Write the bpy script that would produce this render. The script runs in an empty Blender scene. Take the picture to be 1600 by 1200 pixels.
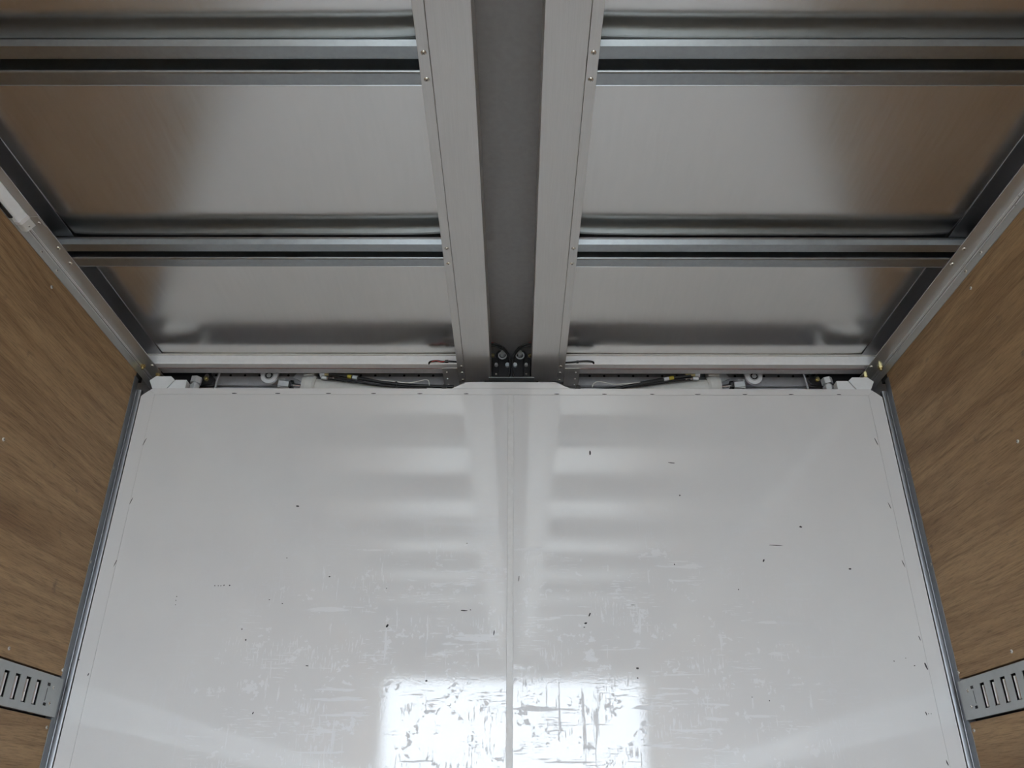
import bpy, math, random
from mathutils import Matrix, Vector

# ------------------------------------------------------------------ camera
H = 1.25                      # camera height above the cargo floor; all z below are relative to it
scene = bpy.context.scene
cam_data = bpy.data.cameras.new('camera')
cam = bpy.data.objects.new('camera', cam_data)
scene.collection.objects.link(cam)
cam_data.sensor_width = 36.0
cam_data.lens = 1303.64 / 1600.0 * 36.0
cam_data.clip_start = 0.02
cam.matrix_world = (Matrix.Translation((0.0145, -2.3677, H))
                    @ Matrix.Rotation(math.radians(0.2737), 4, 'Z')
                    @ Matrix.Rotation(math.radians(90 + 27.817), 4, 'X')
                    @ Matrix.Rotation(math.radians(0.2236), 4, 'Z'))
scene.camera = cam

# ------------------------------------------------------------------ world: even overcast sky
world = bpy.data.worlds.new('overcast_sky')
scene.world = world
world.use_nodes = True
bg = world.node_tree.nodes['Background']
bg.inputs['Color'].default_value = (0.80, 0.90, 1.0, 1)
bg.inputs['Strength'].default_value = 13.0

# ------------------------------------------------------------------ exposure
scene.view_settings.view_transform = 'Standard'
scene.view_settings.look = 'None'
scene.view_settings.gamma = 1.0
scene.view_settings.use_curve_mapping = False
scene.view_settings.exposure = 0.0
scene.cycles.max_bounces = 16
scene.cycles.diffuse_bounces = 8
scene.cycles.glossy_bounces = 10
scene.cycles.use_denoising = True

R = random.Random(7)

# ------------------------------------------------------------------ materials
def new_mat(name):
    m = bpy.data.materials.new(name)
    m.use_nodes = True
    nt = m.node_tree
    return m, nt, nt.nodes['Principled BSDF']

def link(nt, a, b):
    nt.links.new(a, b)

def pos_coords(nt, scale):
    g = nt.nodes.new('ShaderNodeNewGeometry')
    mp = nt.nodes.new('ShaderNodeMapping')
    mp.inputs['Scale'].default_value = scale
    link(nt, g.outputs['Position'], mp.inputs['Vector'])
    return mp.outputs['Vector']

def noise(nt, vec, scale, detail=3.0, rough=0.55):
    n = nt.nodes.new('ShaderNodeTexNoise')
    n.inputs['Scale'].default_value = scale
    n.inputs['Detail'].default_value = detail
    n.inputs['Roughness'].default_value = rough
    link(nt, vec, n.inputs['Vector'])
    return n.outputs['Fac']

def ramp(nt, fac, stops, interp='LINEAR'):
    r = nt.nodes.new('ShaderNodeValToRGB')
    r.color_ramp.interpolation = interp
    e = r.color_ramp.elements
    while len(e) < len(stops):
        e.new(0.5)
    for el, (p, c) in zip(e, stops):
        el.position = p
        el.color = (c[0], c[1], c[2], 1) if isinstance(c, tuple) else (c, c, c, 1)
    link(nt, fac, r.inputs['Fac'])
    return r.outputs['Color']

def math_node(nt, op, a, b=None, clamp=False):
    n = nt.nodes.new('ShaderNodeMath')
    n.operation = op
    n.use_clamp = clamp
    for i, v in enumerate((a, b)):
        if v is None:
            continue
        if isinstance(v, (int, float)):
            n.inputs[i].default_value = v
        else:
            link(nt, v, n.inputs[i])
    return n.outputs[0]

def mixc(nt, fac, a, b, mode='MIX'):
    n = nt.nodes.new('ShaderNodeMix')
    n.data_type = 'RGBA'
    n.blend_type = mode
    if isinstance(fac, (int, float)):
        n.inputs[0].default_value = fac
    else:
        link(nt, fac, n.inputs[0])
    for i, v in ((6, a), (7, b)):
        if isinstance(v, tuple):
            n.inputs[i].default_value = (v[0], v[1], v[2], 1)
        else:
            link(nt, v, n.inputs[i])
    return n.outputs[2]

def bump(nt, bsdf, height, strength, dist):
    b = nt.nodes.new('ShaderNodeBump')
    b.inputs['Strength'].default_value = strength
    b.inputs['Distance'].default_value = dist
    link(nt, height, b.inputs['Height'])
    link(nt, b.outputs['Normal'], bsdf.inputs['Normal'])

def plain(name, col, metallic=0.0, rough=0.5, var=0.0, spec=0.5):
    m, nt, b = new_mat(name)
    b.inputs['Metallic'].default_value = metallic
    b.inputs['Roughness'].default_value = rough
    b.inputs['Specular IOR Level'].default_value = spec
    if var:
        v = pos_coords(nt, (1, 1, 1))
        f = noise(nt, v, 60, 4)
        lo = tuple(c * (1 - var) for c in col)
        hi = tuple(min(1, c * (1 + var)) for c in col)
        link(nt, ramp(nt, f, [(0.3, lo), (0.7, hi)]), b.inputs['Base Color'])
    else:
        b.inputs['Base Color'].default_value = (*col, 1)
    return m

def metal(name, col, rough, grain=(1, 1, 1), gscale=200, gvar=0.08, rvar=0.06, bstr=0.0, aniso=0.0, metallic=1.0):
    """bare metal with a directional brushed grain"""
    m, nt, b = new_mat(name)
    b.inputs['Metallic'].default_value = metallic
    v = pos_coords(nt, grain)
    f = noise(nt, v, gscale, 4, 0.6)
    v2 = pos_coords(nt, (1, 1, 1))
    f2 = noise(nt, v2, 3.0, 3, 0.6)
    f3 = math_node(nt, 'ADD', math_node(nt, 'MULTIPLY', f, 0.6), math_node(nt, 'MULTIPLY', f2, 0.4))
    lo = tuple(c * (1 - gvar) for c in col)
    hi = tuple(min(1, c * (1 + gvar)) for c in col)
    link(nt, ramp(nt, f3, [(0.3, lo), (0.7, hi)]), b.inputs['Base Color'])
    link(nt, ramp(nt, f3, [(0.3, rough - rvar), (0.7, rough + rvar)]), b.inputs['Roughness'])
    if bstr:
        bump(nt, b, f, bstr, 0.0005)
    if aniso:                                          # rolling lines along the truck smear reflections sideways
        b.inputs['Anisotropic'].default_value = aniso
        t = nt.nodes.new('ShaderNodeCombineXYZ')
        t.inputs[0].default_value = 1.0
        link(nt, t.outputs[0], b.inputs['Tangent'])
    return m

def wood_material():
    m, nt, b = new_mat('plywood')
    v = pos_coords(nt, (1.0, 0.35, 5.0))
    warp = noise(nt, pos_coords(nt, (1, 0.5, 1.2)), 1.6, 3)
    wv = nt.nodes.new('ShaderNodeVectorMath')
    wv.operation = 'MULTIPLY_ADD'
    wc = nt.nodes.new('ShaderNodeCombineXYZ')
    link(nt, warp, wc.inputs[2])
    link(nt, wc.outputs[0], wv.inputs[0])
    wv.inputs[1].default_value = (0, 0, 1.6)
    link(nt, v, wv.inputs[2])
    big = noise(nt, wv.outputs[0], 2.2, 5, 0.6)
    fine = noise(nt, pos_coords(nt, (1, 2.5, 60)), 6.0, 4, 0.65)
    base = ramp(nt, big, [(0.28, (0.235, 0.130, 0.060)), (0.45, (0.405, 0.262, 0.136)),
                          (0.60, (0.480, 0.320, 0.170)), (0.78, (0.350, 0.222, 0.112))])
    # dark reddish growth streaks wandering along the sheet
    wv2 = nt.nodes.new('ShaderNodeVectorMath')
    wv2.operation = 'MULTIPLY_ADD'
    link(nt, wc.outputs[0], wv2.inputs[0])
    wv2.inputs[1].default_value = (0, 0, 0.9)
    link(nt, pos_coords(nt, (1.0, 0.32, 8.5)), wv2.inputs[2])
    ring = noise(nt, wv2.outputs[0], 1.5, 5, 0.6)
    streak = ramp(nt, ring, [(0.40, 0.0), (0.47, 0.28), (0.492, 0.40), (0.508, 0.08), (0.56, 0.0), (0.63, 0.22), (0.69, 0.0)])
    base = mixc(nt, streak, base, (0.175, 0.088, 0.042))
    g = ramp(nt, fine, [(0.28, 0.58), (0.5, 1.0), (0.75, 1.15)])
    c = mixc(nt, 1.0, base, g, 'MULTIPLY')
    # dark knots and scuffs
    kn = noise(nt, pos_coords(nt, (1, 9, 13)), 1.5, 4, 0.6)
    km = ramp(nt, kn, [(0.66, 0.0), (0.76, 0.75)])
    c = mixc(nt, km, c, (0.20, 0.14, 0.095))
    # pores: short dark dashes along the grain
    pr = noise(nt, pos_coords(nt, (1, 12, 160)), 3.5, 2, 0.5)
    pm = ramp(nt, pr, [(0.62, 0.0), (0.72, 0.5)])
    c = mixc(nt, pm, c, (0.22, 0.135, 0.075))
    link(nt, c, b.inputs['Base Color'])
    b.inputs['Roughness'].default_value = 0.55
    b.inputs['Specular IOR Level'].default_value = 0.3
    bump(nt, b, fine, 0.15, 0.001)
    return m

def wall_paint():
    m, nt, b = new_mat('white_gloss_paint')
    # scuffs: dull rubbed marks, streaky along and across
    h = noise(nt, pos_coords(nt, (2.2, 1, 26)), 1.5, 5, 0.62)
    v = noise(nt, pos_coords(nt, (30, 1, 2.6)), 1.4, 5, 0.62)
    p = noise(nt, pos_coords(nt, (8, 1, 10)), 1.3, 6, 0.7)
    hm = ramp(nt, h, [(0.605, 0.0), (0.640, 1.0)])
    vm = ramp(nt, v, [(0.620, 0.0), (0.650, 1.0)])
    pm = ramp(nt, p, [(0.615, 0.0), (0.640, 1.0)])
    mx = math_node(nt, 'MAXIMUM', math_node(nt, 'MAXIMUM', hm, vm), pm)
    # clusters of short tick-like rubs
    for ps, lo, ss, cut in (((1, 1, 1.6), 0.535, (190, 1, 26), 0.56), ((1.3, 1, 2.2), 0.535, (20, 1, 230), 0.56), ((3, 1, 3), 0.55, (50, 1, 64), 0.54)):
        pa = noise(nt, pos_coords(nt, ps), 5.2 + 0.7 * ss[0] / 100, 3, 0.5)
        st = noise(nt, pos_coords(nt, ss), 1.1, 3, 0.55)
        ck = math_node(nt, 'MULTIPLY', ramp(nt, pa, [(lo, 0.0), (lo + 0.05, 1.0)]), ramp(nt, st, [(cut, 0.0), (cut + 0.04, 1.0)]))
        mx = math_node(nt, 'MAXIMUM', mx, ck)
    # scuffs sit where cargo has rubbed: in the middle and lower part of the wall
    g = nt.nodes.new('ShaderNodeNewGeometry')
    s = nt.nodes.new('ShaderNodeSeparateXYZ')
    link(nt, g.outputs['Position'], s.inputs[0])
    zf = nt.nodes.new('ShaderNodeMapRange')
    link(nt, s.outputs['Z'], zf.inputs['Value'])
    zf.inputs['From Min'].default_value = H + 0.95
    zf.inputs['From Max'].default_value = H + 0.30
    xf = nt.nodes.new('ShaderNodeMapRange')
    link(nt, math_node(nt, 'ABSOLUTE', s.outputs['X']), xf.inputs['Value'])
    xf.inputs['From Min'].default_value = 1.1
    xf.inputs['From Max'].default_value = 0.4
    wear = math_node(nt, 'MULTIPLY', mx, math_node(nt, 'MULTIPLY', zf.outputs[0], xf.outputs[0]))
    cl = noise(nt, pos_coords(nt, (1, 1, 1)), 5.0, 3)
    base = ramp(nt, cl, [(0.3, (0.715, 0.715, 0.72)), (0.7, (0.75, 0.75, 0.75))])
    c = mixc(nt, math_node(nt, 'MULTIPLY', wear, 0.55), base, (0.80, 0.82, 0.86))
    link(nt, c, b.inputs['Base Color'])
    link(nt, ramp(nt, wear, [(0.0, 0.055), (0.8, 0.55)]), b.inputs['Roughness'])
    b.inputs['IOR'].default_value = 1.6
    # orange peel of the sprayed paint
    op = noise(nt, pos_coords(nt, (1, 1, 1)), 190, 2, 0.5)
    bump(nt, b, op, 0.10, 0.0004)
    return m

M = {}
M['sheet'] = metal('mill_aluminium_sheet', (0.645, 0.635, 0.615), 0.225, (14, 1, 1), 9, 0.04, 0.03, aniso=0.75)
M['beam'] = metal('brushed_aluminium', (0.585, 0.575, 0.56), 0.36, (60, 1, 60), 9, 0.07, 0.04, 0.03, aniso=0.6, metallic=0.75)
M['rail'] = metal('extruded_aluminium', (0.62, 0.62, 0.61), 0.33, (80, 1, 80), 9, 0.05, 0.04, metallic=0.8)
M['shaded_strip'] = metal('shaded_aluminium', (0.42, 0.42, 0.43), 0.35, (80, 1, 80), 9, 0.05, 0.04)  # rail aluminium darkened: shade of the roof-edge recess put into the base colour
M['galv'] = metal('galvanised_steel', (0.335, 0.355, 0.365), 0.36, (1, 1, 1), 70, 0.10, 0.05)
M['post'] = metal('corner_steel', (0.33, 0.34, 0.355), 0.50, (60, 60, 1), 9, 0.05, 0.05)
M['track'] = metal('zinc_plated_steel', (0.43, 0.445, 0.44), 0.45, (1, 1, 1), 40, 0.08, 0.05)
M['bar'] = metal('bright_steel', (0.88, 0.87, 0.87), 0.30, (1, 1, 1), 40, 0.05, 0.04, metallic=0.6)
M['screw'] = metal('screw_steel', (0.75, 0.73, 0.68), 0.30, (1, 1, 1), 100, 0.08, 0.05)
M['chrome'] = metal('chrome', (0.8, 0.8, 0.8), 0.12, (1, 1, 1), 60, 0.03, 0.03)
M['brass'] = metal('yellow_zinc', (0.72, 0.62, 0.32), 0.30, (1, 1, 1), 90, 0.1, 0.05)
M['zinc'] = metal('zinc_bolt', (0.62, 0.64, 0.65), 0.55, (1, 1, 1), 90, 0.08, 0.05, metallic=0.5)
M['wood'] = wood_material()
M['wall'] = wall_paint()
M['white'] = plain('white_paint', (0.86, 0.87, 0.89), 0, 0.30, 0.03)
M['seam'] = plain('dull_white_strip', (0.72, 0.72, 0.715), 0, 0.45, 0.04, 0.4)
M['block'] = plain('white_plastic', (0.80, 0.82, 0.83), 0, 0.40, 0.02)
M['lightgrey'] = plain('light_grey_paint', (0.68, 0.68, 0.65), 0, 0.35, 0.05)
M['midgrey'] = plain('grey_panel_paint', (0.29, 0.287, 0.29), 0, 0.45, 0.05)
M['darkgrey'] = plain('dark_grey_primer', (0.34, 0.34, 0.36), 0, 0.5, 0.10)
M['slate'] = plain('grey_primer', (0.66, 0.66, 0.685), 0, 0.5, 0.06)
M['black'] = plain('black_rubber', (0.012, 0.012, 0.013), 0, 0.45, 0.2)
M['blacksteel'] = plain('black_steel', (0.018, 0.018, 0.020), 0, 0.35, 0.2)
M['red'] = plain('red_tape', (0.42, 0.035, 0.03), 0, 0.5, 0.1)
M['yellow'] = plain('yellow_tape', (0.50, 0.42, 0.05), 0, 0.5, 0.1)
M['paleblue'] = plain('pale_sleeve', (0.55, 0.62, 0.66), 0, 0.5, 0.05)
M['wire'] = plain('white_wire', (0.85, 0.85, 0.80), 0, 0.5, 0.05)
M['chip'] = plain('bare_chip', (0.04, 0.04, 0.045), 0, 0.7, 0.2)
M['hole'] = plain('dark_hole', (0.02, 0.02, 0.022), 0, 0.8, 0.1)
M['diffuser'] = plain('lamp_diffuser', (0.92, 0.94, 0.96), 0, 0.35, 0.02)
M['floor'] = plain('worn_floor', (0.33, 0.29, 0.24), 0, 0.6, 0.25)
M['ground'] = plain('yard_concrete', (0.34, 0.335, 0.32), 0, 0.85, 0.12)
M['shell'] = plain('outer_skin', (0.6, 0.6, 0.6), 0, 0.5, 0.03)

# ------------------------------------------------------------------ mesh helpers
class MB:
    """collects simple solids, then links them as one mesh object"""
    def __init__(self):
        self.v, self.f, self.s, self.mi = [], [], [], []

    def add(self, vs, fs, smooth=False, mi=0):
        o = len(self.v)
        self.v += [tuple(p) for p in vs]
        self.f += [tuple(i + o for i in f) for f in fs]
        self.s += [smooth] * len(fs)
        self.mi += [mi] * len(fs)
        return self

    def box(self, x0, x1, y0, y1, z0, z1, mi=0):
        vs = [(x, y, z) for z in (z0, z1) for y in (y0, y1) for x in (x0, x1)]
        fs = [(0, 2, 3, 1), (4, 5, 7, 6), (0, 1, 5, 4), (2, 6, 7, 3), (0, 4, 6, 2), (1, 3, 7, 5)]
        return self.add(vs, fs, False, mi)

    def prism(self, pts, axis, a0, a1, mi=0, smooth=False):
        """closed 2-D outline swept along an axis; pts are the two other coordinates in order"""
        def P(a, p):
            return {'x': (a, p[0], p[1]), 'y': (p[0], a, p[1]), 'z': (p[0], p[1], a)}[axis]
        n = len(pts)
        area = sum(pts[i][0] * pts[(i + 1) % n][1] - pts[(i + 1) % n][0] * pts[i][1] for i in range(n))
        if (area < 0) != (axis == 'y'):
            pts = pts[::-1]
        vs = [P(a0, p) for p in pts] + [P(a1, p) for p in pts]
        self.add(vs, [(i, (i + 1) % n, (i + 1) % n + n, i + n) for i in range(n)], smooth, mi)
        self.add(vs[:n], [tuple(range(n - 1, -1, -1))], False, mi)
        self.add(vs[n:], [tuple(range(n))], False, mi)
        return self

    def cyl(self, p0, p1, r0, r1=None, n=16, mi=0, caps=True, smooth=True, rot=0.0):
        p0, p1 = Vector(p0), Vector(p1)
        r1 = r0 if r1 is None else r1
        d = (p1 - p0).normalized()
        a = d.orthogonal().normalized()
        b = d.cross(a)
        vs = []
        for p, r in ((p0, r0), (p1, r1)):
            for i in range(n):
                t = 2 * math.pi * i / n + rot
                vs.append(p + (a * math.cos(t) + b * math.sin(t)) * r)
        self.add(vs, [(i, (i + 1) % n, (i + 1) % n + n, i + n) for i in range(n)], smooth, mi)
        if caps:
            self.add(vs[:n], [tuple(range(n - 1, -1, -1))], False, mi)
            self.add(vs[n:], [tuple(range(n))], False, mi)
        return self

    def hexagon(self, p0, p1, r, mi=0):
        return self.cyl(p0, p1, r, r, 6, mi, True, False)

    def ring(self, p0, p1, ro, ri, n=20, mi=0):
        p0, p1 = Vector(p0), Vector(p1)
        d = (p1 - p0).normalized()
        a = d.orthogonal().normalized()
        b = d.cross(a)
        vs = []
        for p, r in ((p0, ro), (p1, ro), (p1, ri), (p0, ri)):
            for i in range(n):
                t = 2 * math.pi * i / n
                vs.append(p + (a * math.cos(t) + b * math.sin(t)) * r)
        fs = []
        for k in range(4):
            for i in range(n):
                j = (i + 1) % n
                k2 = (k + 1) % 4
                fs.append((k * n + i, k * n + j, k2 * n + j, k2 * n + i))
        return self.add(vs, fs, False, mi)

    def tube(self, path, r, n=8, mi=0, samples=8):
        """round tube along a smooth path through the points"""
        P = [Vector(p) for p in path]
        pts = []
        for i in range(len(P) - 1):
            a = P[max(i - 1, 0)]; b = P[i]; c = P[i + 1]; d = P[min(i + 2, len(P) - 1)]
            for k in range(samples):
                t = k / samples
                pts.append(0.5 * ((2 * b) + (c - a) * t + (2 * a - 5 * b + 4 * c - d) * t * t
                                  + (3 * b - a - 3 * c + d) * t ** 3))
        pts.append(P[-1])
        vs, fs = [], []
        up = Vector((0.13, 0.97, 0.21)).normalized()
        for i, p in enumerate(pts):
            d = (pts[min(i + 1, len(pts) - 1)] - pts[max(i - 1, 0)]).normalized()
            a = d.cross(up).normalized()
            b = d.cross(a)
            for k in range(n):
                t = 2 * math.pi * k / n
                vs.append(p + (a * math.cos(t) + b * math.sin(t)) * r)
        for i in range(len(pts) - 1):
            for k in range(n):
                fs.append((i * n + k, i * n + (k + 1) % n, (i + 1) * n + (k + 1) % n, (i + 1) * n + k))
        self.add(vs, fs, True, mi)
        self.add(vs[:n], [tuple(range(n - 1, -1, -1))], False, mi)
        self.add(vs[-n:], [tuple(range(n))], False, mi)
        return self

    def build(self, name, mat, parent=None, bevel=0.0, segs=2):
        """coordinates are relative to the camera height; the origin goes to the base of the mesh"""
        xs, ys, zs = zip(*self.v)
        o = Vector(((min(xs) + max(xs)) / 2, (min(ys) + max(ys)) / 2, min(zs)))
        me = bpy.data.meshes.new(name)
        me.from_pydata([tuple(Vector(p) - o) for p in self.v], [], self.f)
        mats = mat if isinstance(mat, (list, tuple)) else [mat]
        for k in mats:
            me.materials.append(M[k])
        for p, s, mi in zip(me.polygons, self.s, self.mi):
            p.use_smooth = s
            p.material_index = mi
        me.update()
        ob = bpy.data.objects.new(name, me)
        scene.collection.objects.link(ob)
        place(ob, o + Vector((0, 0, H)), parent)
        if bevel:
            b = ob.modifiers.new('bevel', 'BEVEL')
            b.width = bevel
            b.segments = segs
            b.limit_method = 'ANGLE'
            b.angle_limit = math.radians(40)
        return ob

WORLD = {}
def place(ob, w, parent=None):
    w = Vector(w)
    if parent is not None:
        ob.parent = parent
        ob.location = w - WORLD[parent.name]
    else:
        ob.location = w
    WORLD[ob.name] = w

def tag(ob, label=None, cat=None, group=None, kind=None):
    if label: ob['label'] = label
    if cat: ob['category'] = cat
    if group: ob['group'] = group
    if kind: ob['kind'] = kind
    return ob

def thing(name, loc, label=None, cat=None, group=None, kind=None):
    o = bpy.data.objects.new(name, None)
    o.empty_display_size = 0.05
    scene.collection.objects.link(o)
    place(o, Vector(loc) + Vector((0, 0, H)))
    return tag(o, label, cat, group, kind)

def copy_part(src, parent, shift):
    c = src.copy()
    scene.collection.objects.link(c)
    place(c, WORLD[src.name] + Vector(shift), parent)
    return c

# pan-head cross screw, modelled once facing down (-z), shared by every screw in the place
def screw_mesh():
    b = MB()
    n = 12
    prof = [(0.0056, 0.0), (0.0054, -0.0012), (0.0042, -0.0024), (0.0022, -0.0030)]
    vs = [(r * math.cos(2 * math.pi * i / n), r * math.sin(2 * math.pi * i / n), z) for r, z in prof for i in range(n)]
    fs = [(k * n + i, (k + 1) * n + i, (k + 1) * n + (i + 1) % n, k * n + (i + 1) % n) for k in range(3) for i in range(n)]
    b.add(vs, fs, True)
    b.add(vs[3 * n:], [tuple(range(n - 1, -1, -1))])
    b.box(-0.0030, 0.0030, -0.0006, 0.0006, -0.0032, -0.0022, 1)
    b.box(-0.0006, 0.0006, -0.0030, 0.0030, -0.0032, -0.0022, 1)
    me = bpy.data.meshes.new('screw')
    me.from_pydata(b.v, [], b.f)
    me.materials.append(M['screw']); me.materials.append(M['hole'])
    for p, s, mi in zip(me.polygons, b.s, b.mi):
        p.use_smooth = s
        p.material_index = mi
    return me
SCREW = screw_mesh()
FACING = {'down': (0, 0, 0), 'right': (0, -math.pi / 2, 0), 'left': (0, math.pi / 2, 0), 'rear': (-math.pi / 2, 0, 0)}
def screw(loc, facing, parent, scale=1.0):
    o = bpy.data.objects.new('screw', SCREW)
    scene.collection.objects.link(o)
    place(o, Vector(loc) + Vector((0, 0, H)), parent)
    o.rotation_euler = FACING[facing]
    o.rotation_euler.rotate_axis('Z', R.uniform(0, 1.5))
    o.scale = (scale,) * 3
    return o

# ------------------------------------------------------------------ the setting
REAR = -5.35          # rear door opening
FLOOR = -H
XW = 1.2              # plywood faces
ZR = 1.308            # underside of the roof ribs
ZS = 1.3582           # underside of the roof sheets
RIB_Y = [-0.651 - 0.6137 * i for i in range(8)]

tag(MB().box(-40, 40, -60, 40, FLOOR - 1.25, FLOOR - 1.15).build('ground', 'ground'), kind='structure')
fl = tag(MB().box(-1.22, 1.22, REAR, 0.26, FLOOR - 0.04, FLOOR - 0.004).build('floor', 'floor'), kind='structure')
for i in range(16):                                   # floor boards run the length of the bed
    x0 = -1.2 + i * 0.15
    MB().box(x0 + 0.001, x0 + 0.149, REAR, 0.0, FLOOR - 0.004, FLOOR).build('floor_board', 'floor', fl)

# rear frame round the open door
rear = MB()
for s in (-1, 1):
    rear.box(min(s * 1.13, s * 1.25), max(s * 1.13, s * 1.25), REAR - 0.06, REAR, FLOOR, 1.125)
rear.box(-1.25, 1.25, REAR - 0.06, REAR, 1.125, 1.50)
tag(rear.build('wall_rear', 'white'), kind='structure')

# ceiling: outer skin with the bare roof sheets under it
ceil = tag(MB().box(-1.25, 1.25, REAR, 0.30, 1.48, 1.50).build('ceiling', 'shell'), kind='structure')

def sheet_z(x, y, y_rib):
    """thin sheet: slightly buckled where it is not clamped, next to the centre beam and the side rail"""
    ax = abs(x)
    d = max(0.0, y_rib - y)                            # distance in front of the rib it runs up to
    near = math.exp(-d / 0.05)
    lift = 0.0045 * near * math.exp(-(ax - 0.15) / 0.055) + 0.0030 * near * math.exp(-(1.14 - ax) / 0.04)
    wave = 0.0006 * math.sin(ax * 6.1 + y * 3.0) + 0.0004 * math.sin(ax * 13.0 - y * 9.0)
    return ZS + lift + wave * min(1, d / 0.1)

def roof_sheet(side, y0, y1, y_rib):
    xa, xb = 0.15, 1.19
    xs = [xa + 0.012 * i for i in range(20)] + [0.39 + (0.75 - 0.39) * i / 8 for i in range(8)] + \
         [0.75 + (1.0 - 0.75) * i / 6 for i in range(6)] + [1.0 + (xb - 1.0) * i / 14 for i in range(15)]
    n = 40
    ys = [y1 - (y1 - y0) * (i / n) ** 1.7 for i in range(n + 1)]
    b = MB()
    nx, ny = len(xs), len(ys)
    vs = [(side * x, y, sheet_z(x, y, y_rib)) for y in ys for x in xs]
    fs = []
    for j in range(ny - 1):
        for i in range(nx - 1):
            q = (j * nx + i, j * nx + i + 1, (j + 1) * nx + i + 1, (j + 1) * nx + i)
            fs.append(q if side < 0 else q[::-1])
    # rows run towards -y: wind the faces to look down
    b.add(vs, [f[::-1] for f in fs], True)
    o = b.build('roof_sheet', 'sheet', ceil)
    s = o.modifiers.new('thickness', 'SOLIDIFY')
    s.thickness = 0.0012
    s.offset = -1
    return o

edges = [0.0] + [y + 0.048 for y in RIB_Y] + [REAR]
for k in range(len(edges) - 1):
    y1, y0 = edges[k], edges[k + 1]
    for side in (-1, 1):
        roof_sheet(side, y0, y1, 0.03 if k == 0 else RIB_Y[k - 1] + 0.02)
# grey sheet in the recess between the two centre beams, and dull backing above the sheets
MB().box(-0.12, 0.12, REAR, 0.16, 1.418, 1.424).build('centre_sheet', 'midgrey', ceil)

# plywood side walls
for side, name in ((-1, 'wall_left'), (1, 'wall_right')):
    x0, x1 = sorted((side * XW, side * (XW + 0.018)))
    w = thing(name, (side * (XW + 0.009), -2.7, FLOOR), kind='structure')
    MB().box(x0, x1, REAR, -0.022, 0.3470, 1.2770).build('plywood_panel', 'wood', w)
    MB().box(x0, x1, REAR, -0.022, FLOOR, 0.2380).build('plywood_panel', 'wood', w)
    xo0, xo1 = sorted((side * (XW + 0.02), side * (XW + 0.05)))
    MB().box(xo0, xo1, REAR, 0.30, FLOOR, 1.48).build('outer_skin', 'shell', w)
    f = 'right' if side < 0 else 'left'
    x0, x1 = sorted((side * (XW + 0.0175), side * (XW + 0.0195)))
    MB().box(x0, x1, REAR, -0.022, 0.23, 0.35).build('track_recess', 'hole', w)
    pts = [(-0.559, 1.239), (-0.560, 0.803), (-0.023, 0.948), (-0.0235, 0.659), (-0.305, 0.369), (-0.032, 0.362), (-0.042, 0.218),
           (-1.165, 1.239), (-1.165, 0.803), (-0.560, 0.21)]
    for y, z in pts:
        screw((side * XW, y, z), f, w, 0.85)

# front wall: gloss-white pressed panels in a folded frame
GAP = 0.0007
wf = MB()
outline = [(-1.18, FLOOR), (1.18, FLOOR), (1.18, 1.204), (1.166, 1.2170), (1.146, 1.2325), (0.190, 1.2325), (0.143, 1.2560),
           (-0.143, 1.2560), (-0.190, 1.2325), (-1.146, 1.2325), (-1.166, 1.2170), (-1.18, 1.204)]
wf.prism(outline, 'y', 0.0022, 0.020)
wallf = tag(wf.build('wall_front', 'wall'), kind='structure')
IX, IZ = 1.1375, 1.2105
for side in (-1, 1):
    x0, x1 = sorted((side * 0.0095, side * (IX - GAP)))
    MB().box(x0, x1, 0.0, 0.0021, FLOOR, IZ - GAP).build('panel', 'wall', wallf)
    pts = [(side * IX, FLOOR), (side * 1.1798, FLOOR), (side * 1.1798, 1.2038), (side * 1.1658, 1.2168), (side * 1.1565, 1.2240), (side * IX, IZ)]
    MB().prism(pts, 'y', 0.0, 0.0021).build('edge_trim', 'wall', wallf)
pts = [(-IX, IZ), (IX, IZ), (1.1560, 1.2245), (1.146, 1.2323), (0.205, 1.2323), (-0.205, 1.2323), (-1.146, 1.2323), (-1.1560, 1.2245)]
MB().prism(pts, 'y', 0.0, 0.0021).build('top_trim', 'wall', wallf)
pts = [(-0.1890, 1.2330), (0.1890, 1.2330), (0.1428, 1.2558), (-0.1428, 1.2558)]
MB().prism(pts, 'y', 0.0, 0.0021).build('top_tab', 'wall', wallf)
MB().box(-0.0090, 0.0090, -0.0012, 0.0021, FLOOR, IZ - GAP).build('seam_strip', 'seam', wallf, 0.0008)
MB().box(-1.175, 1.175, 0.0201, 0.19, 1.2220, 1.2245).build('bounce_shelf', 'white', wallf)  # white shelf added behind the wall to bounce light into the cavity

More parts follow.
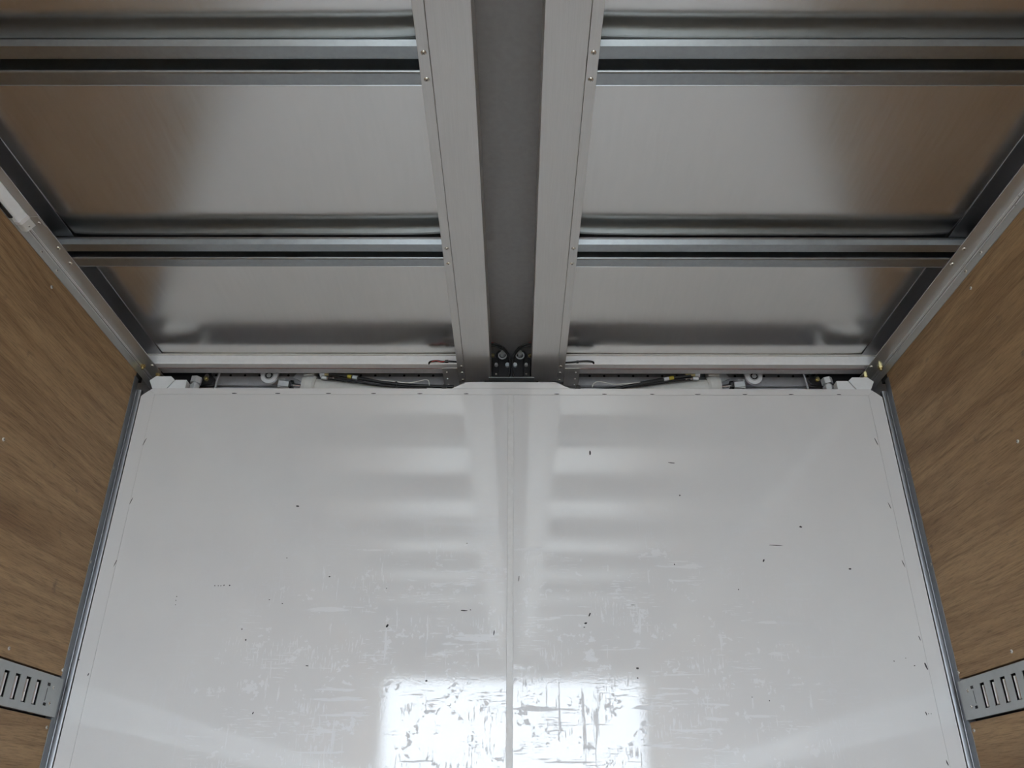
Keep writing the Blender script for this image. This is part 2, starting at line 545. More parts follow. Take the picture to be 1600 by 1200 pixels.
# dark chips and rub marks where the paint is gone (flat marks on the wall face)
CHIPS = [
    (0.853,0.776,9.5,6.0,0), (0.975,0.651,9.0,5.7,0), (0.507,0.873,4.8,5.0,0), (0.473,0.663,4.5,3.8,0), (0.223,0.52,4.5,12.6,25), (0.211,0.496,9.0,5.1,-20),
    (0.207,0.485,5.4,2.5,0), (0.347,0.376,9.0,6.0,0), (0.346,0.351,5.9,3.2,0), (-0.129,0.53,21.6,3.6,4), (-0.111,0.532,3.4,3.6,0), (-0.044,0.469,3.6,14.4,5),
    (-0.342,0.487,6.0,10.8,35), (-0.73,0.448,5.4,5.9,0), (-0.745,0.477,3.4,5.1,0), (-0.634,0.836,11.4,5.0,5), (0.772,0.72,49.4,2.3,3), (0.346,0.547,12.6,1.8,0),
    (1.132,0.384,5.1,20.4,-13), (1.101,0.385,4.3,3.2,0), (1.048,0.397,3.6,2.5,0), (1.081,0.405,2.7,2.5,0), (-0.841,0.598,3.8,2.7,0), (-0.831,0.598,3.6,2.7,0),
    (-0.824,0.598,3.6,2.7,0), (-0.815,0.599,3.8,3.8,0), (-0.799,0.599,4.5,3.6,0), (-0.944,0.567,2.7,3.6,0), (-0.944,0.556,2.2,3.6,0), (-0.943,0.544,2.2,3.4,0),
    (-0.682,0.259,3.4,8.0,30), (0.731,0.675,5.4,9.5,30), (0.648,0.591,3.6,3.6,0), (-0.517,0.625,5.4,3.8,0), (-0.351,0.592,2.7,3.6,0), (-0.225,0.342,6.8,5.1,0),
    (-0.642,0.548,3.6,3.6,0), (-0.646,0.679,3.6,3.8,0), (-0.68,0.559,3.6,2.7,0), (-0.126,0.724,5.7,2.3,0), (0.649,0.303,4.2,2.4,0), (0.694,0.294,3.4,3.2,0),
    (1.105,0.263,3.4,11.2,-10), (1.118,0.263,2.7,2.6,0), (1.111,0.263,2.7,2.6,0), (1.132,0.144,3.4,15.0,-13), (1.131,0.458,2.6,13.6,-13), (-1.179,0.394,3.6,5.1,0),
    (-1.144,0.355,3.4,8.0,15), (-0.552,0.38,8.5,2.6,8), (0.025,0.621,2.7,21.6,4), (0.491,0.978,28.0,3.1,5), (0.244,1.01,6.0,16.8,0), (-0.884,1.214,18.0,3.2,0),
    (-0.745,1.214,18.0,3.2,0), (-0.583,1.214,18.9,3.2,0), (-0.438,1.214,18.0,3.2,0), (-0.291,1.214,18.0,3.2,0), (-0.142,1.214,18.0,3.2,0), (0.146,1.213,18.9,3.2,0),
    (0.297,1.213,18.9,3.2,0), (0.45,1.213,18.0,3.2,0), (0.595,1.213,18.9,3.2,0), (0.745,1.213,18.9,3.2,0), (0.892,1.213,18.0,3.2,0), (1.044,1.213,18.0,3.2,0),
    (-1.135,1.045,2.5,26.4,15), (-1.135,0.851,2.5,24.0,15), (-1.14,0.662,2.3,22.8,15), (1.13,1.05,2.6,25.2,-15), (1.128,0.842,2.5,24.0,-15), (1.131,0.668,2.5,22.8,-15),
]
cb = MB()
for i, (x, z, w, h, a) in enumerate(CHIPS):
    n = 8
    ca, sa = math.cos(math.radians(-a)), math.sin(math.radians(-a))
    vs = []
    for k in range(n):
        t = 2 * math.pi * k / n
        j = R.uniform(0.75, 1.1)
        u, v = w * 0.0005 * math.cos(t) * j, h * 0.0005 * math.sin(t) * j
        vs.append((x + u * ca - v * sa, -0.0003, z + u * sa + v * ca))
    back = [(p[0], 0.0004, p[2]) for p in vs]
    cb.add(vs + back, [tuple(range(n))] + [(i2, i2 + n, (i2 + 1) % n + n, (i2 + 1) % n) for i2 in range(n)])
tag(cb.build('paint_chips', 'chip', wallf), 'small dark chips in the white paint', kind='stuff')

# corner posts between plywood and front wall
for k, side in ((1, -1), (2, 1)):
    t = thing('trim_%d' % k, (side * 1.195, 0.0, FLOOR), kind='structure')
    x0, x1 = sorted((side * (XW - 0.0015), side * (XW + 0.016)))
    MB().box(x0, x1, -0.030, -0.0024, FLOOR, 1.262).build('flat_strip', 'post', t)
    b = MB()
    prof = [(side * 1.2005, 0.012), (side * 1.2005, -0.0022), (side * 1.1983, -0.0022)]
    for i in range(11):                              # shallow rounded bead against the white wall
        a = math.pi * i / 10
        prof.append((side * (1.1895 + 0.0080 * math.cos(a)), -0.0002 - 0.0028 * math.sin(a)))
    prof.append((side * 1.1815, 0.012))
    b.prism(prof, 'z', FLOOR, 1.225, smooth=True)
    b.build('round_bead', 'post', t)
    x0, x1 = sorted((side * 1.1995, side * 1.22))
    MB().box(x0, x1, -0.021, 0.02, 1.262, 1.300).build('post_cap', 'blacksteel', t)

# closed space above and behind the front wall
bk = MB()
bk.box(-1.22, 1.22, 0.255, 0.275, FLOOR, 1.48)
tag(bk.build('wall_bulkhead', 'slate'), kind='structure')

# ------------------------------------------------------------------ roof frame
SIDES = ((-1, 'on the strip lamp side'), (1, 'on the side without a lamp'))
ORD = ['first', 'second', 'third', 'fourth', 'fifth', 'sixth', 'seventh', 'eighth']

def rib_parts(side, y, t):
    x0, x1 = sorted((side * 0.153, side * 1.192))
    th = 0.0018
    def quad(b, p, q):
        (ya, za), (yb, zb) = p, q
        d = Vector((yb - ya, zb - za)).normalized()
        n = Vector((-d.y, d.x)) * th
        b.prism([(y + ya, ZR + za), (y + yb, ZR + zb), (y + yb + n.x, ZR + zb + n.y), (y + ya + n.x, ZR + za + n.y)], 'x', x0, x1)
    b = MB(); quad(b, (-0.0042, 0.0135), (0.0, 0.0)); b.build('rear_lip', 'galv', t)
    b = MB()
    web = [(-0.0042, 0.0135), (0.0045, 0.0166), (0.0130, 0.0203), (0.0210, 0.0262), (0.0258, 0.0330), (0.0290, 0.0405), (0.0310, 0.0473)]
    back = [(p[0] + 0.0012, p[1] - 0.0012) for p in reversed(web)]
    b.prism([(y + p[0], ZR + p[1]) for p in web + back], 'x', x0, x1, smooth=True)
    b.build('rear_web', 'galv', t)
    b = MB(); quad(b, (0.0, 0.0), (0.030, 0.0)); quad(b, (0.030, 0.0), (0.030, 0.0440)); b.build('near_flange', 'galv', t)
    # far flange with a rolled edge
    b = MB()
    r = 0.006
    arc = [(0.0605 + r - r * math.sin(math.pi / 2 * i / 6), r - r * math.cos(math.pi / 2 * i / 6)) for i in range(7)]
    line = [(0.0965, 0.0)] + arc + [(0.0605, 0.0445)]
    inner = [(0.0605 + th, 0.0445)] + [(p[0] + th * 0.8, p[1] + th * 0.8) for p in reversed(arc)] + [(0.0965, th)]
    b.prism([(y + p[0], ZR + p[1]) for p in line + inner], 'x', x0, x1)
    b.build('far_flange', 'galv', t)
    b = MB(); quad(b, (0.0965, 0.0), (0.0665, 0.0445)); b.build('front_web', 'galv', t)
    b = MB(); b.prism([(y + 0.030, ZR + 0.0442), (y + 0.0625, ZR + 0.0442), (y + 0.0625, ZR + 0.0460), (y + 0.030, ZR + 0.0460)], 'x', x0, x1)
    b.build('crown', 'galv', t)

for side, where in SIDES:
    first = None
    for i, y in enumerate(RIB_Y):
        lab = 'galvanised slotted roof rib %s, %s from the white front wall' % (where, ORD[i])
        t = thing('roof_rib', (side * 0.67, y + 0.048, ZR), lab, 'roof rib', 'galvanised ribs across the roof')
        if first is None:
            rib_parts(side, y, t)
            first = t
        else:
            for c in list(first.children):
                copy_part(c, t, (0, y - RIB_Y[0], 0))

# twin centre beams
BEAM_END = 0.088
for side, where in SIDES:
    t = thing('centre_beam', (side * 0.12, -2.6, 1.305),
              'long brushed aluminium centre beam %s of the grey roof strip' % where, 'beam', 'twin beams along the roof centre')
    x0, x1 = sorted((side * 0.0665, side * 0.1512))
    MB().box(x0, x1, REAR, BEAM_END, 1.305, 1.417).build('beam_body', 'beam', t, 0.0012)
    x0, x1 = sorted((side * 0.1520, side * 0.1738))
    MB().box(x0, x1, REAR, BEAM_END, 1.3046, 1.3078).build('flange', 'beam', t, 0.0004)
    for y in RIB_Y[:4]:
        for dy in (0.012, 0.077):
            screw((side * 0.1625, y + dy, 1.3046), 'down', t)
    for y in (-0.0175, 0.0256, 0.0744):
        screw((side * 0.160, y, 1.3046), 'down', t)

# side rails: folded angle along the top of the plywood
for side, where in SIDES:
    t = thing('side_rail', (side * 1.18, -2.6, 1.279), 'aluminium angle rail above the plywood %s' % where, 'rail', 'rails along the top of the walls')
    RE = 0.10
    x0, x1 = sorted((side * 1.199, side * 1.2015))
    MB().box(x0, x1, REAR, RE, 1.2775, 1.3060).build('lower_leg', 'rail', t)
    x0, x1 = sorted((side * 1.1475, side * 1.2015))
    MB().box(x0, x1, REAR, RE, 1.3050, 1.3078).build('upper_leg', 'rail', t, 0.0006)
    for dx, dz in ((1.1978, 1.3015), (1.1935, 1.3046), (1.1895, 1.3046)):
        MB().cyl((side * dx, REAR, dz), (side * dx, RE - 0.02, dz), 0.0009, n=8).build('bead_line', 'bar', t)
    # flat strip lying under the sheet edges, and the closing web behind it
    x0, x1 = sorted((side * 1.1415, side * 1.2015))
    MB().box(x0, x1, REAR, 0.0, 1.3556, 1.3576).build('edge_strip', 'shaded_strip', t, 0.0005)
    x0, x1 = sorted((side * 1.1985, side * 1.2015))
    MB().box(x0, x1, REAR, RE, 1.3080, 1.48).build('web', 'shaded_strip', t)
    f = 'right' if side < 0 else 'left'
    for y in RIB_Y[:4]:
        for dy in (0.012, 0.077):
            screw((side * 1.1605, y + dy, 1.3050), 'down', t)
        for dy in (0.009, 0.090):
            screw((side * 1.199, y + dy, 1.2905), f, t, 0.9)
    screw((side * 1.1573, -0.0185, 1.3050), 'down', t)
    b = MB(); b.cyl((side * 1.186, -0.020, 1.305), (side * 1.186, -0.020, 1.297), 0.008, n=6, smooth=False)
    b.cyl((side * 1.186, -0.020, 1.297), (side * 1.186, -0.020, 1.290), 0.0042, n=10)
    b.build('bolt', 'brass', t)
    b = MB(); b.cyl((side * 1.160, 0.040, 1.305), (side * 1.160, 0.040, 1.297), 0.008, n=6, smooth=False)
    b.cyl((side * 1.160, 0.040, 1.297), (side * 1.160, 0.040, 1.290), 0.0042, n=10)
    b.build('bolt', 'brass', t)

# slotted cargo tracks let into the plywood
for side, where in SIDES:
    t = thing('cargo_track', (side * 1.195, -2.6, 0.24), 'slotted zinc cargo track let into the plywood wall %s' % where, 'cargo track',
              'slotted tracks along the walls')
    z0, z1 = 0.2425, 0.3395
    xf, xb = 1.1905, 1.1925                              # front and back of the perforated face
    def pl(b, y0, y1, za, zb):
        a, c = sorted((side * xf, side * xb))
        b.box(a, c, y0, y1, za, zb)
    face = MB()
    ya, yb = REAR + 0.05, -0.052
    sz0, sz1, sw = 0.2605, 0.3195, 0.0225
    slots = [-0.1515 - 0.0498 * k for k in range(103)]
    pl(face, ya, yb, z0, sz0); pl(face, ya, yb, sz1, z1)
    prev = yb
    for s in slots:
        pl(face, s + sw / 2, prev, sz0, sz1)
        prev = s - sw / 2
    pl(face, ya, prev, sz0, sz1)
    face.build('track_face', 'track', t)
    a, c = sorted((side * 1.1920, side * 1.2120))
    lips = MB()
    lips.box(a, c, ya, yb, z0 + 0.001, z0 + 0.003); lips.box(a, c, ya, yb, z1 - 0.003, z1 - 0.001)
    lips.build('folded_lip', 'track', t)
    a, c = sorted((side * 1.2120, side * 1.2140))
    MB().box(a, c, ya, yb, z0 + 0.001, z1 - 0.001).build('backing', 'hole', t)
    # flat end plate with two stamped tabs
    a, c = sorted((side * 1.1912, side * 1.2))
    MB().box(a, c, yb - 0.0002, -0.030, z0 + 0.001, z1 - 0.001).build('end_plate', 'track', t, 0.0006)
    for zc in (0.268, 0.316):
        a, c = sorted((side * 1.1895, side * 1.1913))
        MB().box(a, c, -0.106, -0.094, zc - 0.0035, zc + 0.0035).build('stamped_tab', 'hole', t, 0.0006)
        screw((side * 1.1908, -0.075, 0.272 if zc < 0.29 else 0.311), 'right' if side < 0 else 'left', t, 0.8)
    a, c = sorted((side * 1.1900, side * 1.1906))
    MB().box(a, c, -0.1035, -0.1025, 0.276, 0.307).build('stamped_line', 'hole', t)
    bar0 = None
    rest = MB()
    for k, s in enumerate(slots):
        y = s + 0.0008
        if k < 50:
            if bar0 is None:
                b = MB(); b.cyl((side * 1.1990, y, sz0 + 0.0025), (side * 1.1990, y, sz1 - 0.0055), 0.0072, n=10)
                bar0 = b.build('slot_bar', 'bar', t)
                by = y
            else:
                copy_part(bar0, t, (0, y - by, 0))
        else:
            rest.cyl((side * 1.1990, y, sz0 + 0.0025), (side * 1.1990, y, sz1 - 0.0055), 0.0072, n=6)
    tag(rest.build('slot_bars', 'bar', t), kind='stuff')

# strip lamp under the rail
t = thing('strip_lamp', (-1.171, -1.33, 1.285), 'unlit white strip lamp with a silver end cap, mounted under the side rail', 'lamp')
prof = [(-1.1985, 1.2835), (-1.1870, 1.2820), (-1.1835, 1.2835), (-1.1700, 1.3005), (-1.1700, 1.3040), (-1.1985, 1.3040)]
b = MB(); b.prism(prof, 'y', -1.93, -0.770); b.build('diffuser', 'diffuser', t, 0.0015, 3)
def grow(d):
    return [(x + (d if x > -1.19 else 0), z - (d if z < 1.30 else 0)) for x, z in prof]
b = MB(); b.prism(grow(0.0012), 'y', -0.772, -0.762); b.build('cap_rim', 'bar', t, 0.0008)
b = MB(); b.prism(grow(0.0002), 'y', -0.762, -0.734)
cap = b.build('end_cap', 'lightgrey', t, 0.0012)
b = MB(); b.box(-1.1995, -1.1905, -1.93, -0.790, 1.2790, 1.2835); b.build('black_strip', 'black', t)  # thin black strip along the lower wall-side edge of the lamp
o = screw((-1.1772, -0.744, 1.2912), 'down', cap, 0.6); o.rotation_euler = (0, math.radians(-50), 0)
b = MB(); b.box(-1.1690, -1.1490, -0.765, -0.725, 1.3035, 1.3048); tab = b.build('clip_tab', 'rail', t, 0.0004)
screw((-1.1575, -0.742, 1.3035), 'down', tab, 0.8)

# ------------------------------------------------------------------ lifting gear above the front wall
# white front header of the roof, one on each side of the beams
for side, where in SIDES:
    t = thing('front_header', (side * 0.66, 0.015, 1.3215), 'white painted header bar above the front wall %s' % where, 'header bar',
              'white bars above the front wall')
    x0, x1 = sorted((side * 0.152, side * 1.1985))
    MB().box(x0, x1, 0.0, 0.028, 1.3215, 1.3535).build('bar', 'white', t, 0.0012)
    MB().box(x0, x1, -0.0060, 0.002, 1.3530, 1.3577).build('sealing_bead', 'lightgrey', t, 0.0015)
    MB().box(x0, x1, 0.0285, 0.050, 1.3330, 1.3390).build('red_strip', 'red', t)
    for x in (0.42, 0.70, 0.98):
        MB().cyl((side * x, 0.0005, 1.326), (side * x, -0.0006, 1.326), 0.0022, n=10).build('rivet', 'white', t)
    # second, dimmer member just behind it
    x0, x1 = sorted((side * 0.19, side * 1.165))
    MB().box(x0, x1, 0.050, 0.078, 1.3300, 1.3560).build('inner_bar', 'slate', t, 0.001)

# perforated plate at the back of the space
t = thing('back_plate', (0, 0.2, 1.30), 'grey steel plate with a row of holes behind the lifting cylinders', 'steel plate')
MB().box(-1.18, 1.18, 0.205, 0.212, 1.36, 1.470).build('upper_plate', 'darkgrey', t)
MB().box(-1.18, 1.18, 0.190, 0.206, 1.345, 1.378).build('ledge', 'slate', t, 0.001)
MB().box(-1.18, 1.18, 0.200, 0.212, 1.20, 1.340).build('lower_plate', 'slate', t)
h0 = None
for side in (-1, 1):
    for k in range(17):
        x = side * (0.274 + 0.0508 * k)
        if h0 is None:
            h0 = MB().cyl((x, 0.2052, 1.3895), (x, 0.2035, 1.3895), 0.0042, n=10).build('hole', 'hole', t)
            hx = x
        else:
            copy_part(h0, t, (x - hx, 0, 0))

# the pair of lifting cylinders
def cylinder_unit(s, where):
    t = thing('hydraulic_cylinder', (s * 0.6, 0.13, 1.27), 'pale grey hydraulic lifting cylinder above the front wall %s' % where,
              'cylinder', 'lifting cylinders above the front wall')
    A = Vector((s * 0.700, 0.130, 1.3070)); B = Vector((s * 0.30, 0.130, 1.262))
    d = (B - A).normalized()
    MB().cyl(A + d * 0.03, B, 0.031, n=28).build('barrel', 'lightgrey', t)
    b = MB(); b.cyl(A - d * 0.002, A + d * 0.012, 0.036, 0.040, 28); b.cyl(A + d * 0.012, A + d * 0.034, 0.040, n=28)
    b.cyl(A + d * 0.034, A + d * 0.042, 0.040, 0.034, 28)
    b.build('gland_collar', 'lightgrey', t)
    MB().box(min(s * 0.664, s * 0.702), max(s * 0.664, s * 0.702), 0.105, 0.150, 1.338, 1.368).build('port_block', 'lightgrey', t, 0.002)
    E = Vector((s * 0.79, 0.130, 1.3175))
    MB().cyl(A, E, 0.0075, n=16).build('rod', 'chrome', t)
    cl = MB(); cl.hexagon(E + d * 0.006, E + d * 0.040, 0.0175); cl.build('clevis_nut', 'zinc', t)
    b = MB(); b.hexagon(E + d * 0.041, E + d * 0.051, 0.017); b.build('lock_nut', 'blacksteel', t)
    # eye lug: plate with a round eye and a hollow pin
    cx, cz = s * 0.819, 1.339
    pts = [(cx - 0.031, 1.372), (cx - 0.031, 1.352)]
    for i in range(13):
        a = math.pi + math.pi * i / 12
        pts.append((cx + 0.0285 * math.cos(a), cz + 0.0285 * math.sin(a)))
    pts += [(cx + 0.031, 1.352), (cx + 0.031, 1.372)]
    lug = MB().prism(pts, 'y', 0.112, 0.122).build('eye_lug', 'white', t, 0.001)
    MB().ring((cx, 0.1125, cz), (cx, 0.1095, cz), 0.0160, 0.0128).build('pin_ring', 'zinc', lug)
    MB().cyl((cx, 0.1119, cz), (cx, 0.1112, cz), 0.0130, n=16).build('pin_recess', 'hole', lug)
    MB().hexagon((cx, 0.1115, cz), (cx, 0.1085, cz), 0.0085).build('pin_core', 'zinc', lug)
    b = MB(); b.box(min(s * 0.765, s * 0.79), max(s * 0.765, s * 0.79), 0.122, 0.140, 1.300, 1.335)
    b.build('rod_eye', 'zinc', t, 0.003)
    MB().prism([(s * 0.735, 1.372), (s * 0.70, 1.372), (s * 0.712, 1.335), (s * 0.748, 1.352)], 'y', 0.150, 0.158).build('gusset', 'slate', t)
    return t
for side, where in SIDES:
    cylinder_unit(side, where)

# hoses
def hose(s, where, paths, tags, r):
    t = thing('hydraulic_hose', (s * 0.45, 0.085, 1.28), 'black hydraulic hose with bright fittings by the cylinder %s' % where,
              'hose', 'black hoses above the front wall')
    for k, p in enumerate(paths):
        MB().tube([(s * x, y, z) for x, y, z in p], r[k], 10).build('hose', 'black', t)
    p = paths[0][0]
    x = p[0]
    b = MB(); b.hexagon((s * (x + 0.030), 0.088, 1.331), (s * (x + 0.014), 0.087, 1.3305), 0.0085); b.build('fitting', 'zinc', t)
    b = MB(); b.cyl((s * (x + 0.014), 0.087, 1.3305), (s * (x - 0.018), 0.0855, 1.3285), 0.0052, n=12); b.build('ferrule', 'brass', t)
    b = MB(); b.hexagon((s * (x + 0.024), 0.088, 1.318), (s * (x + 0.006), 0.087, 1.3165), 0.0065); b.build('fitting', 'zinc', t)
    b = MB(); b.cyl((s * (x + 0.006), 0.087, 1.3165), (s * (x - 0.020), 0.0855, 1.3135), 0.0040, n=12); b.build('ferrule', 'chrome', t)
    for mat, p0, p1, rr in tags:
        MB().cyl((s * p0[0], p0[1], p0[2]), (s * p1[0], p1[1], p1[2]), rr, n=14).build('sleeve', mat, t)
    return t
hose(-1, SIDES[0][1], [[(0.610, 0.086, 1.329), (0.575, 0.085, 1.3265), (0.530, 0.084, 1.3185), (0.480, 0.084, 1.309), (0.423, 0.084, 1.298), (0.35, 0.084, 1.289), (0.27, 0.085, 1.2855), (0.19, 0.09, 1.286)],
                       [(0.612, 0.086, 1.3145), (0.574, 0.086, 1.310), (0.509, 0.086, 1.301), (0.45, 0.087, 1.292), (0.38, 0.088, 1.286), (0.28, 0.09, 1.281)]],
     [('yellow', (0.546, 0.084, 1.3215), (0.533, 0.084, 1.3190), 0.0068), ('paleblue', (0.529, 0.084, 1.3183), (0.513, 0.084, 1.3155), 0.0070),
      ('black', (0.385, 0.084, 1.2932), (0.379, 0.084, 1.2924), 0.0095)], [0.0058, 0.0040])
hose(1, SIDES[1][1], [[(0.600, 0.086, 1.3265), (0.570, 0.085, 1.3215), (0.536, 0.084, 1.317), (0.504, 0.084, 1.310), (0.45, 0.084, 1.299), (0.40, 0.084, 1.289), (0.35, 0.085, 1.279), (0.25, 0.09, 1.270)],
                      [(0.596, 0.086, 1.3135), (0.565, 0.086, 1.312), (0.51, 0.086, 1.303), (0.45, 0.087, 1.293), (0.38, 0.088, 1.2835), (0.30, 0.09, 1.275)]],
     [('yellow', (0.541, 0.084, 1.3178), (0.526, 0.084, 1.3152), 0.0068), ('slate', (0.525, 0.084, 1.3148), (0.508, 0.084, 1.3110), 0.0064),
      ('black', (0.505, 0.084, 1.3102), (0.430, 0.084, 1.2950), 0.0078)], [0.0056, 0.0038])
t = MB().tube([(-0.46, 0.083, 1.3085), (-0.40, 0.080, 1.3025), (-0.348, 0.078, 1.294), (-0.315, 0.078, 1.299), (-0.285, 0.078, 1.3065), (-0.274, 0.078, 1.301), (-0.271, 0.078, 1.285)], 0.0017, 8).build('control_wire', 'wire')
tag(t, 'thin white wire looping over the black hose on the strip lamp side', 'wire', 'thin white wires')
t = MB().tube([(0.268, 0.078, 1.277), (0.273, 0.078, 1.292), (0.288, 0.078, 1.3005), (0.315, 0.078, 1.296), (0.343, 0.078, 1.290), (0.40, 0.080, 1.295), (0.455, 0.083, 1.302)], 0.0017, 8).build('control_wire', 'wire')
tag(t, 'thin white wire looping over the black hose on the side without a lamp', 'wire', 'thin white wires')

# short cable ends lying on the header next to the beams
t = thing('cable_end', (-0.22, -0.008, 1.325), 'black cable end with a red wire lying on the white header bar', 'cable')
MB().tube([(-0.268, 0.004, 1.3235), (-0.262, -0.007, 1.327), (-0.240, -0.008, 1.3295), (-0.222, -0.007, 1.327), (-0.2, -0.006, 1.329), (-0.165, 0.0, 1.329)], 0.0030, 8).build('cable', 'black', t)
MB().tube([(-0.258, -0.009, 1.3255), (-0.243, -0.0115, 1.3285), (-0.228, -0.0105, 1.3245), (-0.215, -0.008, 1.3285)], 0.0016, 8).build('red_wire', 'red', t)
MB().cyl((-0.214, -0.006, 1.3285), (-0.204, -0.006, 1.329), 0.0052, n=12).build('clip', 'blacksteel', t)
t = thing('cable_end', (0.22, -0.008, 1.325), 'plain black cable end lying on the white header bar', 'cable')
MB().tube([(0.165, 0.0, 1.327), (0.200, -0.006, 1.3265), (0.225, -0.008, 1.3285), (0.250, -0.008, 1.3295), (0.266, -0.005, 1.3275), (0.268, 0.004, 1.3245)], 0.0031, 8).build('cable', 'black', t)
MB().cyl((0.212, -0.006, 1.3275), (0.219, -0.006, 1.3278), 0.0048, n=12).build('clip', 'blacksteel', t)

# riveted plates that tie the beams to the header
for side, where in SIDES:
    t = thing('tie_plate', (side * 0.2, 0.056, 1.30), 'small riveted aluminium plate beside the centre beam %s' % where, 'plate', 'riveted plates by the beam ends')
    pts = [(side * 0.223, -0.006), (side * 0.1745, -0.006), (side * 0.1745, 0.115), (side * 0.2235, 0.115)]
    MB().prism(pts, 'z', 1.3030, 1.3056).build('plate', 'beam', t, 0.0005)
    for x, y in ((0.2105, 0.019), (0.2105, 0.064), (0.2105, 0.105)):
        MB().cyl((side * x, y, 1.3031), (side * x, y, 1.3004), 0.0038, 0.0022, 10).build('rivet', 'bar', t)
    MB().cyl((side * 0.2175, 0.030, 1.2545), (side * 0.2175, 0.055, 1.2545), 0.0085, n=14).build('grommet', 'black', t)

# white corner blocks on the top of the front wall
for side, where in SIDES:
    pts = [(side * x, z) for x, z in ((1.166, 1.262), (1.149, 1.2775), (1.099, 1.2775), (1.086, 1.2655), (1.107, 1.2335), (1.152, 1.2335))]
    o = MB().prism(pts, 'y', 0.004, 0.034).build('corner_block', 'block', None, 0.0015)
    tag(o, 'white faceted corner block on the front wall %s' % where, 'block', 'white corner blocks')
    pts = [(side * x, z) for x, z in ((1.083, 1.2655), (1.047, 1.2655), (1.047, 1.2335), (1.104, 1.2335))]
    o = MB().prism(pts, 'y', 0.006, 0.034).build('stop_block', 'block', None, 0.001)
    tag(o, 'small flat white block beside the faceted corner block %s' % where, 'block', 'small white stop blocks')

# adjuster bolts, black hinge plates and thin stays
for side, where in SIDES:
    t = thing('adjuster_bolt', (side * 1.04, 0.06, 1.235), 'big zinc hexagon bolt above the front wall %s' % where, 'bolt', 'zinc adjuster bolts')
    x = side * 1.038
    MB().hexagon((x, 0.055, 1.278), (x - side * 0.002, 0.055, 1.299), 0.0185).build('bolt_head', 'zinc', t, 0.0015)
    MB().cyl((x, 0.055, 1.236), (x, 0.055, 1.279), 0.010, n=16).build('shank', 'zinc', t)
    MB().hexagon((x, 0.055, 1.252), (x, 0.055, 1.270), 0.0175).build('lock_nut', 'zinc', t, 0.0015)
    t = thing('hinge_plate', (side * 1.09, 0.12, 1.28), 'black hinge plate with a brass-coloured bolt %s' % where, 'hinge plate', 'black plates in the front corners')
    pts = [(side * x, z) for x, z in ((1.19, 1.40), (1.018, 1.40), (1.018, 1.346), (1.003, 1.330), (1.010, 1.312), (1.19, 1.28))]
    MB().prism(pts, 'y', 0.118, 0.128).build('plate', 'blacksteel', t, 0.001)
    b = MB(); b.hexagon((side * 1.031, 0.118, 1.328), (side * 1.031, 0.110, 1.328), 0.0085); b.cyl((side * 1.031, 0.110, 1.328), (side * 1.031, 0.104, 1.327), 0.0048, n=12)
    b.build('bolt', 'brass', t)
    MB().cyl((side * 1.031, 0.1185, 1.340), (side * 1.031, 0.1150, 1.340), 0.0075, n=14).build('washer', 'screw', t)
    o = MB().tube([(side * 0.981, 0.094, 1.350), (side * 0.981, 0.092, 1.325), (side * 0.9825, 0.088, 1.295), (side * 0.984, 0.085, 1.24)], 0.0036, 10).build('stay_rod', 'zinc')
    tag(o, 'thin upright steel rod beside the hinge plate %s' % where, 'rod', 'thin steel rods')

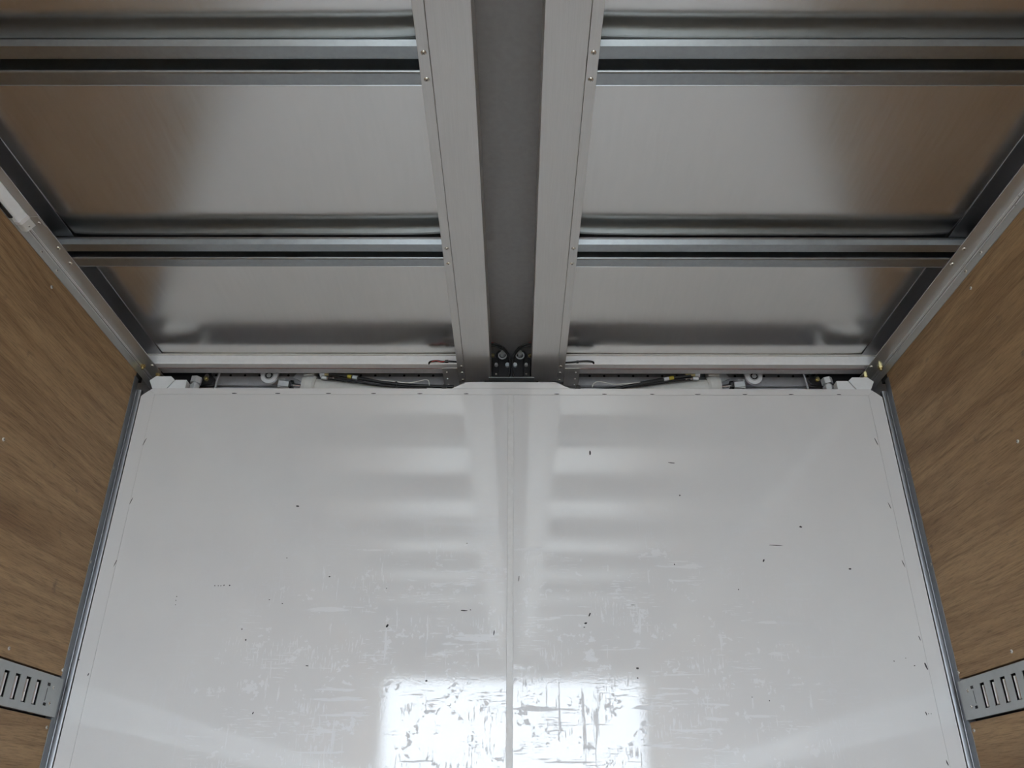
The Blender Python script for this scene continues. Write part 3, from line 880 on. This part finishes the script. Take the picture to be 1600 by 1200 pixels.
# black valve gear in the recess between the beams
for side, where in SIDES:
    t = thing('valve_block', (side * 0.035, 0.1, 1.30), 'black valve block with zinc bolts between the beam ends %s' % where, 'valve', 'black valve blocks')
    cx = side * 0.0295
    b = MB(); b.cyl((cx, 0.078, 1.397), (cx, 0.125, 1.397), 0.024, n=24); b.box(*sorted((cx - 0.023, cx + 0.023)), 0.079, 0.125, 1.30, 1.398)
    b.build('body', 'blacksteel', t, 0.002)
    b = MB(); b.box(*sorted((side * 0.040, side * 0.064)), 0.070, 0.120, 1.31, 1.388); b.build('side_body', 'blacksteel', t, 0.003)
    MB().ring((cx, 0.0785, 1.3985), (cx, 0.0745, 1.3985), 0.0150, 0.0108).build('washer', 'zinc', t)
    MB().hexagon((cx, 0.0785, 1.3995), (cx, 0.0640, 1.4015), 0.0085).build('nut', 'zinc', t, 0.001)
    MB().cyl((cx, 0.0640, 1.4015), (cx, 0.0560, 1.4030), 0.0052, n=12).build('stud', 'zinc', t)
    MB().cyl((side * 0.0500, 0.071, 1.3565), (side * 0.0500, 0.060, 1.3565), 0.0064, 0.0050, 14).build('cap_screw', 'zinc', t)
    b = MB(); b.hexagon((side * 0.0125, 0.081, 1.3600), (side * 0.0125, 0.069, 1.3600), 0.0078); b.build('plug', 'paleblue', t, 0.001)
    MB().cyl((side * 0.062, 0.068, 1.391), (side * 0.062, 0.060, 1.391), 0.0056, n=12).build('brass_nipple', 'brass', t)
    MB().cyl((side * 0.050, 0.071, 1.323), (side * 0.050, 0.0675, 1.323), 0.0030, n=10).build('rivet', 'screw', t)
    pth = [(side * 0.075, 0.020, 1.4135), (side * 0.050, 0.022, 1.4105), (side * 0.027, 0.032, 1.4035), (side * 0.010, 0.048, 1.388), (side * 0.004, 0.055, 1.360), (side * 0.006, 0.060, 1.325), (side * 0.012, 0.066, 1.302)]
    MB().tube(pth, 0.0030, 8).build('cable', 'black', t)
    pth = [(p[0] * 0.96, p[1] + 0.006, p[2] - 0.006) for p in pth]
    MB().tube(pth, 0.0024, 8).build('cable', 'black', t)
    MB().cyl((side * 0.030, 0.031, 1.4025), (side * 0.024, 0.034, 1.4005), 0.0055, n=12).build('cable_tie', 'blacksteel', t)
    MB().tube([(side * 0.078, 0.022, 1.4165), (side * 0.062, 0.022, 1.4160), (side * 0.050, 0.024, 1.4115)], 0.0016, 8).build('red_wire', 'red', t)
t = thing('valve_tray', (0, 0.05, 1.29), 'thin dark steel tray under the black valve blocks', 'tray')
MB().box(-0.0735, 0.0755, 0.040, 0.130, 1.2945, 1.2965).build('tray_plate', 'track', t, 0.0004)
MB().box(-0.088, 0.090, 0.062, 0.130, 1.262, 1.2944).build('tray_box', 'blacksteel', t, 0.002)
